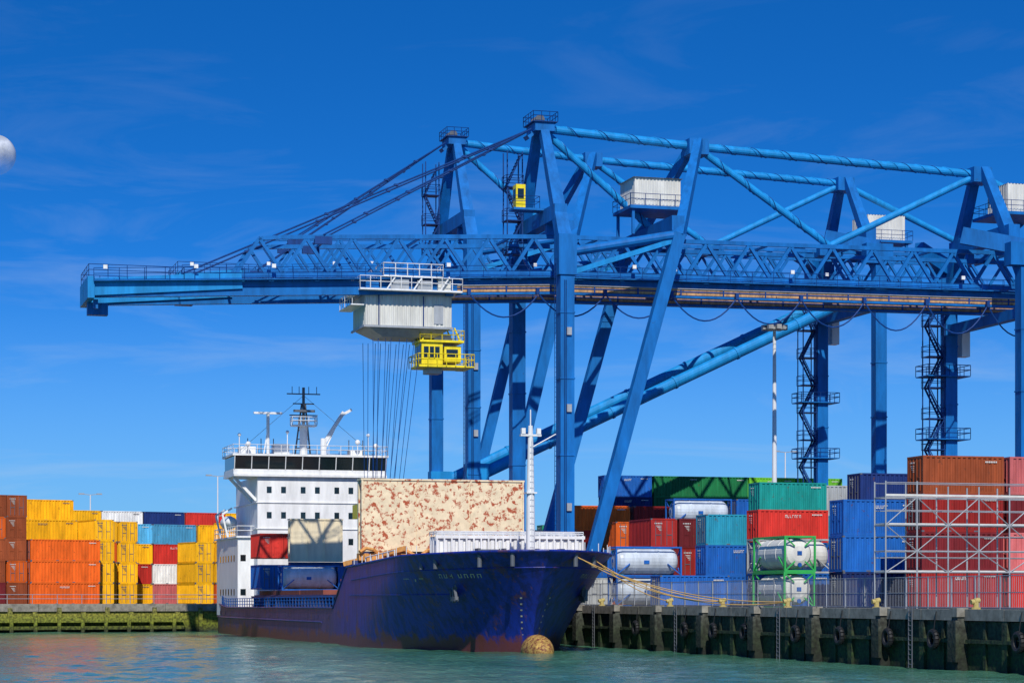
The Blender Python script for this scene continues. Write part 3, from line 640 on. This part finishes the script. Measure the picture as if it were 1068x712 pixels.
# ---------------------------------------------------------------- containers
_cache={}
def cmesh(color,L,variant):
    key=(color,L,variant)
    if key in _cache: return _cache[key]
    W=2.44;H=2.59; b=MB(); fm=[]
    def mark(i): fm.extend([i]*(len(b.f)-len(fm)))
    X=(1,0,0);Z=(0,0,1)
    b.corr((.14,.0,.15),X,Z,L-.28,H-.27,.07,.38,(0,-1,0)); 
    b.corr((L-.14,W,.15),(-1,0,0),Z,L-.28,H-.27,.07,.38,(0,1,0))
    b.quad((.1,.02,H-.03),(L-.1,.02,H-.03),(L-.1,W-.02,H-.03),(.1,W-.02,H-.03)); b.quad((.1,W,.06),(L-.1,W,.06),(L-.1,0,.06),(.1,0,.06))
    b.corr((L-.02,.14,.15),(0,1,0),Z,W-.28,H-.27,.05,.3,(1,0,0))
    b.box(.03,.08,.14,W/2-.01,.16,H-.13); b.box(.03,.08,W/2+.01,W-.14,.16,H-.13)
    for z in (.16,H-.14): 
        for y in (-.012,W-.13+.012): b.box(.15,L-.15,y,y+.13,z-.16,z+.01) if z<1 else b.box(.15,L-.15,y,y+.13,z+.02,z+.14)
    for x in (0,L-.15):
        b.box(x,x+.15,.15,W-.15,0.0,.15); b.box(x,x+.15,.15,W-.15,H-.13,H-.005)
        for y in (-.014,W-.15+.014): b.box(x,x+.15,y,y+.15,.12,H-.12)
    mark(0)
    for x in (-.005,L-.165):
        for y in (-.02,W-.16+.02):
            b.box(x,x+.17,y,y+.16,0,.12); b.box(x,x+.17,y,y+.16,H-.12,H)
    for y in (.45,.95,1.5,2.0): b.tube((.0,y,.2),(.0,y,H-.2),.03,6)
    for y in (.7,1.75): b.box(-.01,.03,y-.25,y+.25,1.1,1.16)
    for x in (L/2-1.2,L/2+.85): b.box(x,x+.35,-.016,.0,.02,.12)
    mark(1)
    rn=random.Random(len(color)*7+variant*3)
    if variant==1:
        h=.24; n=rn.randint(5,7); w=h*.6; x=L*.5-n*w*.7; z=1.95
        for c in range(n):
            b.box(x,x+w*.2,-.03,-.012,z,z+h); k=rn.randint(0,3)
            if k!=1: b.box(x+w*.8,x+w,-.03,-.012,z,z+h)
            zz=z+h*rn.choice((0,.42,.8)); b.box(x+w*.2,x+w*.8,-.03,-.012,zz,zz+h*.2)
            x+=w*1.4
    for k in range(7): b.box(L-1.4+k*.13,L-1.31+k*.13,-.03,-.012,2.15,2.26)
    for k in range(5): b.box(.0,.025,1.4+k*.15,1.5+k*.15,2.1,2.2)
    for k in range(4): b.box(.0,.025,1.45,1.45+.5-.1*k,1.9-k*.13,1.95-k*.13)
    mark(2)
    dark=color in('white','gray','yellow','orange')
    me=b.mesh('shipping_container_'+color,[M['c_'+color],M['gsteel'] if dark or rn.random()<.5 else M['c_'+color],M['gsteel'] if color in('yellow','white') else M['cream']],False,fm)
    _cache[key]=me; return me
def tankmesh(frame,tank,L=6.06):
    key=('t',frame,tank)
    if key in _cache: return _cache[key]
    W=2.44;H=2.59;b=MB();fm=[]
    def mark(i): fm.extend([i]*(len(b.f)-len(fm)))
    t=.13
    for x in (0,L-t):
        for y in (0,W-t): b.box(x,x+t,y,y+t,0,H)
        for z in (0,H-t): b.box(x,x+t,t,W-t,z,z+t)
        for s in (1,-1): b.beam((x+t/2,t if s>0 else W-t,.12),(x+t/2,(t if s>0 else W-t)+s*.7,.75),.09,.09); b.beam((x+t/2,t if s>0 else W-t,H-.12),(x+t/2,(t if s>0 else W-t)+s*.7,H-.75),.09,.09)
    for y in (0,W-t):
        b.box(t,L-t,y,y+t,0,t); b.box(t,L-t,y,y+t,H-t,H)
        b.beam((t,y+t/2,.2),(1.3,y+t/2,1.1),.08,.08); b.beam((L-t,y+t/2,.2),(L-1.3,y+t/2,1.1),.08,.08)
    b.box(t,L-t,W/2-.4,W/2+.4,H-.1,H-.05)
    mark(0)
    c=(W/2,H/2+.02); r=1.12; n=24
    rings=[(.12,.0),(.16,.55),(.3,.9),(.5,1.06),(.75,r),(1.9,r),(1.92,r+.03),(2.02,r+.03),(2.04,r),(4.0,r),(4.02,r+.03),(4.12,r+.03),(4.14,r),(L-.75,r),(L-.5,1.06),(L-.3,.9),(L-.16,.55),(L-.12,0)]
    i=len(b.v)
    for (x,q) in rings:
        for k in range(n): a=2*math.pi*k/n; b.v.append((x,c[0]+q*math.cos(a),c[1]+q*math.sin(a)))
    for a in range(len(rings)-1):
        for k in range(n): b.f.append((i+a*n+k,i+a*n+(k+1)%n,i+(a+1)*n+(k+1)%n,i+(a+1)*n+k))
    mark(1)
    b.box(.1,.115,c[0]-.18,c[0]+.18,1.2,1.5); b.box(2.6,3.1,.08,.1,1.1,1.4); b.tube((.05,c[0],.5),(.15,c[0],.5),.16,10); mark(2)
    me=b.mesh('tank_container_'+frame,[M[frame],M[tank],M['c_blue']],False,fm); _cache[key]=me; return me
def place(kind,x,y,z,yaw,L):
    vr=random.choice((0,0,1))
    if kind.startswith('tank'):
        fr,tk={'tank':('c_blue','tankgrey'),'tankg':('dkgreen','cream'),'tankc':('c_gray','cream')}[kind]
        o=bpy.data.objects.new('tank_container',tankmesh(fr,tk))
    else: o=bpy.data.objects.new('shipping_container',cmesh(kind,L,vr))
    o.location=(x,y,z); o.rotation_euler=(0,0,yaw); COL.objects.link(o); return o
def stack(x,y,kinds,L=6.06,yaw=PHI,endon=False,z=G):
    for i,k in enumerate(kinds):
        if k is None: continue
        jx=random.uniform(-.08,.08)
        if endon:
            place(k,x+2.44*math.cos(yaw)+jx,y+2.44*math.sin(yaw)+jx,z+.01+i*2.6,yaw+math.pi/2,L)
        else: place(k,x+jx,y+jx,z+.01+i*2.6,yaw,L)
random.seed(21)
stack(27.8,156,['dred','maroon','dred','brown']); stack(34.2,157.8,['red','pink','maroon','pink']); stack(40.5,160,['blue','dred','brown','dred'])
stack(23.7,165,['navy','blue','blue'])
stack(26.9,178,['maroon','blue','maroon','navy']); stack(33.2,180,['blue','dred','blue','navy']); stack(39.6,182,['green','red','brown','blue'])
stack(24.9,197,['gray','orange','teal','gray']); stack(31.2,199,['blue','maroon','green','blue']); stack(38,201,['teal','red','dred','brown']); stack(44.3,203,['blue','maroon','green','blue','maroon'])
stack(19.7,184,['navy','blue','red']); stack(20.6,192,['gray','maroon','orange','seagreen'])
stack(16.3,194,['blue','blue','teal'])
stack(12.4,204,['maroon','maroon','dred'],endon=True); stack(14.95,204.7,['maroon','dred','maroon'],endon=True)
stack(19.5,165,['tankg','tankg'],endon=True); stack(18.6,173,['blue','tankc'])
stack(9.0,199,['tank','tank']); stack(12.2,189,['blue'])
stack(6.6,240,['blue','gray','red','orange']); stack(12.8,241.7,['teal','dred','orange','dred']); stack(19.1,243.5,['blue','maroon','gray','teal'])
stack(6.9,212,['gray','blue'],endon=True); stack(9.6,212.8,['orange','teal','orange'],endon=True)
stack(0.2,238,['white','blue','gray'])
stack(15.6,223,['red','blue','maroon','tank']); stack(21.9,224.7,['gray','blue','red','blue']); stack(28.1,226.4,['blue','teal','green','navy']); stack(34.3,228.2,['red','gray','blue','green']); stack(40.5,230,['maroon','orange','blue','red']); stack(46.8,231.7,['blue','maroon','dred','navy'])
def row(x,y,cols,L=6.06,yaw=PHI,pitch=6.25):
    for i,c in enumerate(cols): stack(x+math.cos(yaw)*pitch*i,y+math.sin(yaw)*pitch*i,c,L,yaw)
row(11.2,278,[['blue','gray','red','teal','navy','blue'],['red','orange','blue','teal','dgreen','dgreen'],['blue','green','red','blue','dgreen','dgreen'],['gray','red','blue','navy','lgreen','lgreen'],['red','teal','blue','navy','lgreen','lgreen'],['blue','dred','gray','blue','blue'],['gray','blue','dred','green','navy'],['dred','blue','dred','teal','gray'],['blue','dred','dred','blue','blue'],['blue','gray','dred','green','maroon'],['blue','gray','dred','green','maroon']])
cl=['blue','gray','dred','green','teal','red','orange','navy','maroon','white']
row(-8,300,[[random.choice(cl) for _ in range(random.choice((3,4)))] for _ in range(16)])
row(8,262,[[random.choice(cl) for _ in range(random.choice((3,4)))] for _ in range(11)])
E=LD; NI=(-LD[1],LD[0])
def lpos(m,s): return (corner[0]+E[0]*(m-44.4)+NI[0]*s, corner[1]+E[1]*(m-44.4)+NI[1]*s)
for i,c in enumerate((['brown','orange','brown','brown','brown'],['maroon','brown','brown','orange','brown'],['orange','brown','brown','brown','brown'],['brown','brown','dred','brown','maroon'],['orange','brown','brown','brown'],['brown','gray','brown','brown','brown'])):
    p=lpos(1.6-2.55*i,3); stack(p[0],p[1],c,6.06,ang,True)
p=lpos(4.5,3); stack(p[0],p[1],['orange','orange','orange'],8.7,ang)
p=lpos(4.2,10.5); stack(p[0],p[1],['yellow']*4,8.7,ang); p=lpos(4.2,13.2); stack(p[0],p[1],['yellow']*5,9.2,ang)
p=lpos(-8.2,12); stack(p[0],p[1],['yellow','orange','yellow','yellow','brown'],12.19,ang)
for (m,s,c) in ((13.6,6,['yellow']*4),(16.3,12,['yellow','yellow','orange','yellow']),(19,12,['yellow','yellow','yellow','yellow']),(26.5,5,['yellow']*3),(29.2,5,['orange','yellow','yellow']),(31.9,6,['yellow','yellow','yellow','yellow']),(34.6,8,['yellow','brown','yellow'])):
    p=lpos(m,s); stack(p[0],p[1],c,6.06,ang,True)
p=lpos(20.5,20); row(p[0],p[1],[['yellow','red','yellow','cyan'],['pink','white','red','cyan'],['yellow','yellow','orange','yellow']],6.06,ang)
p=lpos(16,44); row(p[0],p[1],[['yellow','red','yellow','yellow','yellow'],['yellow','pink','yellow','yellow','yellow'],['orange','white','red','yellow','white'],['yellow','blue','yellow','yellow','navy'],['navy','red','maroon','yellow','red'],['blue','navy','gray','blue','yellow'],['blue','navy','gray']],6.06,ang)
p=lpos(-20,46); row(p[0],p[1],[['yellow','red','yellow','yellow','yellow']]*5,6.06,ang)
p=lpos(16,70); row(p[0],p[1],[[random.choice(['yellow','navy','blue','red']) for _ in range(5)] for _ in range(8)],6.06,ang)
def shipc(kind,x,l,z,endon=True):
    o=place(kind,0,0,0,0,6.06); w=Matrix.Translation(SH)@Matrix.Rotation(PHI,4,'Z')
    m=Matrix.Translation((x+2.44,l,z))@Matrix.Rotation(math.pi/2,4,'Z') if endon else Matrix.Translation((x,l,z))
    o.matrix_world=w@m
shipc('tank',-6.4,70,4.86,False); shipc('blue',-.3,70,4.86,False)
shipc('red',-9.0+1.4,76.2,8.3); shipc('red',-5.1,76.2,8.3); shipc('blue',-7.6,76.2,5.0); shipc('white',-5.1,76.2,5.0)
# ---------------------------------------------------------------- mooring ropes
def w_ship(p): return Matrix.Translation(SH)@Matrix.Rotation(PHI,4,'Z')@Vector(p)
def w_q(x,y,z): return Vector((Q0[0],Q0[1],0))+V2*x+A2*y+Vector((0,0,z))
for (l,z,qy,sag) in ((1.2,7.0,-48,.9),(1.6,6.9,-48,1.3),(1.0,7.1,-36,.5),(3,6.9,-36,.8),(3.2,6.9,-24.8,.5)):
    b=MB(); b.cat(w_ship(hp(l,z,1,.02)),w_q(.7,qy,3.8),sag,.035,14); b.out('mooring_rope',M['moor'])
# ---------------------------------------------------------------- lamps
M['pole']=paint('pole_galvanised_white',(.62,.64,.66),.5,.08)
def lamp(x,y,h,heads):
    e=empty('floodlight_mast' if heads>2 else 'street_lamp',(x,y,G)); b=MB(); b.tube((0,0,0),(0,0,h),.32 if heads>2 else .16,12,.16 if heads>2 else .08); b.box(-.5,.5,-.5,.5,0,.4); b.out('pole',M['pole'],e)
    b=MB()
    if heads>2:
        b.tube((0,0,h-.2),(0,0,h),.9,16)
        for k in range(heads):
            a=2*math.pi*k/heads; c=(math.cos(a)*1.1,math.sin(a)*1.1); b.beam((c[0]*.6,c[1]*.6,h),(c[0],c[1],h),.5,.4); b.box(c[0]-.25,c[0]+.25,c[1]-.25,c[1]+.25,h-.2,h+.25)
    else:
        for s in (-1,1): b.beam((0,0,h),(s*1.3,0,h+.15),.1,.1); b.box(s*1.3-.4,s*1.3+.4,-.18,.18,h+.05,h+.25)
    b.out('lamp_heads',M['steel'],e)
lamp(26.8,235,28.3,8); lamp(38,320,21,2); lamp(-42.2,330,18.2,2); lamp(-62.3,340,16,2); lamp(-5,360,16,2)
# ---------------------------------------------------------------- scaffold
e=empty('scaffold_platform',(22.9,141,G)); b=MB(); D=MB()
nx=8;dx=2.1;lv=[2.3,3.6,5.2,6.9]
for i in range(nx):
    for y in (0,1.6):
        b.tube((i*dx,y,0),(i*dx,y,7.9 if i<2 else 7.6),.05,6)
for z in lv:
    for y in (0,1.6): b.tube((0,y,z),((nx-1)*dx,y,z),.045,6); b.tube((0,y,z+.9),((nx-1)*dx,y,z+.9),.03,4)
    for i in range(nx): b.tube((i*dx,0,z),(i*dx,1.6,z),.04,5)
for i in range(nx-1):
    for k in range(len(lv)-1):
        if (i+k)%2==0: b.tube((i*dx,0,lv[k]),((i+1)*dx,0,lv[k+1]),.035,4)
        else: b.tube(((i+1)*dx,0,lv[k]),(i*dx,0,lv[k+1]),.035,4)
for z in (2.3,5.2): D.box(0,(nx-1)*dx,.05,1.55,z+.05,z+.12)
D.box(0,(nx-1)*dx,-.05,-.01,6.97,7.1); b.out('tubes',M['steel'],e); D.out('boards',M['cream'],e)

# ---------------------------------------------------------------- moon
mm=paint('moon_surface',(.55,.58,.62),1,.45,0,.02,streak=False,spec=0); nt=mm.node_tree; N=nt.nodes
tcm=N.new('ShaderNodeTexCoord'); nn=N.new('ShaderNodeTexNoise'); nn.inputs['Scale'].default_value=.045; nn.inputs['Detail'].default_value=5; nt.links.new(tcm.outputs['Object'],nn.inputs['Vector'])
sx=N.new('ShaderNodeSeparateXYZ'); nt.links.new(tcm.outputs['Object'],sx.inputs[0])
m1=N.new('ShaderNodeMapRange'); m1.inputs[1].default_value=-18; m1.inputs[2].default_value=14; m1.inputs[3].default_value=.1; m1.inputs[4].default_value=.75; nt.links.new(sx.outputs[2],m1.inputs[0])  # opacity falls toward the bottom, putting the moon's unlit part into the material
m2=N.new('ShaderNodeMapRange'); m2.inputs[1].default_value=.35; m2.inputs[2].default_value=.6; m2.inputs[3].default_value=.55; m2.inputs[4].default_value=1.1; nt.links.new(nn.outputs[0],m2.inputs[0])
mu=N.new('ShaderNodeMath'); mu.operation='MULTIPLY'; nt.links.new(m1.outputs[0],mu.inputs[0]); nt.links.new(m2.outputs[0],mu.inputs[1])
tr=N.new('ShaderNodeBsdfTransparent'); ms=N.new('ShaderNodeMixShader'); nt.links.new(mu.outputs[0],ms.inputs[0])
nt.links.new(tr.outputs[0],ms.inputs[1]); nt.links.new(N['Principled BSDF'].outputs[0],ms.inputs[2]); nt.links.new(ms.outputs[0],N['Material Output'].inputs[0])
b=MB(); b.sphere((0,0,0),26,32,24); o=b.out('moon',mm,None,True); o.location=(-673,3000,582)

# ---------------------------------------------------------------- light, sky, camera
EL=R(42); AZ=R(5)
S=Vector((math.sin(AZ)*math.cos(EL),-math.cos(AZ)*math.cos(EL),math.sin(EL)))
sun=bpy.data.lights.new('sun','SUN'); sun.energy=4.8; sun.angle=R(.5); sun.color=(1,.94,.84)
so=bpy.data.objects.new('sun',sun); so.rotation_euler=S.to_track_quat('Z','Y').to_euler(); so.location=(0,0,100); COL.objects.link(so)
w=bpy.data.worlds.new('World'); scene.world=w; w.use_nodes=True; N=w.node_tree.nodes; L=w.node_tree.links
bg=N['Background']; tc=N.new('ShaderNodeTexCoord'); sp=N.new('ShaderNodeSeparateXYZ'); L.new(tc.outputs['Generated'],sp.inputs[0])
mz=N.new('ShaderNodeMath'); mz.operation='MULTIPLY_ADD'; mz.inputs[1].default_value=2.7; mz.inputs[2].default_value=.03; L.new(sp.outputs[2],mz.inputs[0])
cb=N.new('ShaderNodeCombineXYZ'); L.new(sp.outputs[0],cb.inputs[0]); L.new(sp.outputs[1],cb.inputs[1]); L.new(mz.outputs[0],cb.inputs[2])
nm=N.new('ShaderNodeVectorMath'); nm.operation='NORMALIZE'; L.new(cb.outputs[0],nm.inputs[0])
sk=N.new('ShaderNodeTexSky'); sk.sky_type='NISHITA'; sk.sun_disc=False; sk.sun_elevation=EL; sk.sun_rotation=R(180)-AZ; sk.dust_density=.3; sk.ozone_density=3; sk.air_density=1.0
L.new(nm.outputs[0],sk.inputs[0])
hs=N.new('ShaderNodeHueSaturation'); hs.inputs['Saturation'].default_value=1.38; L.new(sk.outputs[0],hs.inputs['Color'])
tn=N.new('ShaderNodeMixRGB'); tn.blend_type='MULTIPLY'; tn.inputs[0].default_value=1; tn.inputs[2].default_value=(.46,.94,1.28,1); L.new(hs.outputs[0],tn.inputs[1])
hz=N.new('ShaderNodeMapRange'); hz.interpolation_type='SMOOTHSTEP'; hz.inputs[1].default_value=0; hz.inputs[2].default_value=.15; hz.inputs[3].default_value=.8; hz.inputs[4].default_value=0; L.new(sp.outputs[2],hz.inputs[0])
hm=N.new('ShaderNodeMixRGB'); L.new(hz.outputs[0],hm.inputs[0]); L.new(tn.outputs[0],hm.inputs[1]); hm.inputs[2].default_value=(1.45,3.1,4.9,1)
mp=N.new('ShaderNodeMapping'); mp.inputs['Scale'].default_value=(8,8,34); mp.inputs['Rotation'].default_value=(0,R(6),0); mp.inputs['Location'].default_value=(3.3,1.2,.4); L.new(tc.outputs['Generated'],mp.inputs[0])
n=N.new('ShaderNodeTexNoise'); n.inputs['Scale'].default_value=1; n.inputs['Detail'].default_value=9; n.inputs['Roughness'].default_value=.6; n.inputs['Distortion'].default_value=.7; L.new(mp.outputs[0],n.inputs['Vector'])
cr=N.new('ShaderNodeMapRange'); cr.inputs[1].default_value=.50; cr.inputs[2].default_value=.9; L.new(n.outputs[0],cr.inputs[0])
ca=N.new('ShaderNodeMapRange'); ca.inputs[1].default_value=.04; ca.inputs[2].default_value=.22; ca.inputs[3].default_value=.5; ca.inputs[4].default_value=.08; L.new(sp.outputs[2],ca.inputs[0])
cm=N.new('ShaderNodeMath'); cm.operation='MULTIPLY'; L.new(cr.outputs[0],cm.inputs[0]); L.new(ca.outputs[0],cm.inputs[1])
mx=N.new('ShaderNodeMixRGB'); L.new(cm.outputs[0],mx.inputs[0]); L.new(hm.outputs[0],mx.inputs[1]); mx.inputs[2].default_value=(4,4.8,5.6,1)
L.new(mx.outputs[0],bg.inputs[0]); bg.inputs[1].default_value=.135
cam=bpy.data.cameras.new('camera'); co=bpy.data.objects.new('camera',cam); COL.objects.link(co); co.location=(0,0,4); co.rotation_euler=(R(90),0,0)
cam.sensor_width=36; cam.lens=80.9; cam.shift_y=.251; cam.clip_end=20000; cam.clip_start=1; scene.camera=co
scene.view_settings.view_transform='Standard'; scene.view_settings.look='None'; scene.view_settings.exposure=0
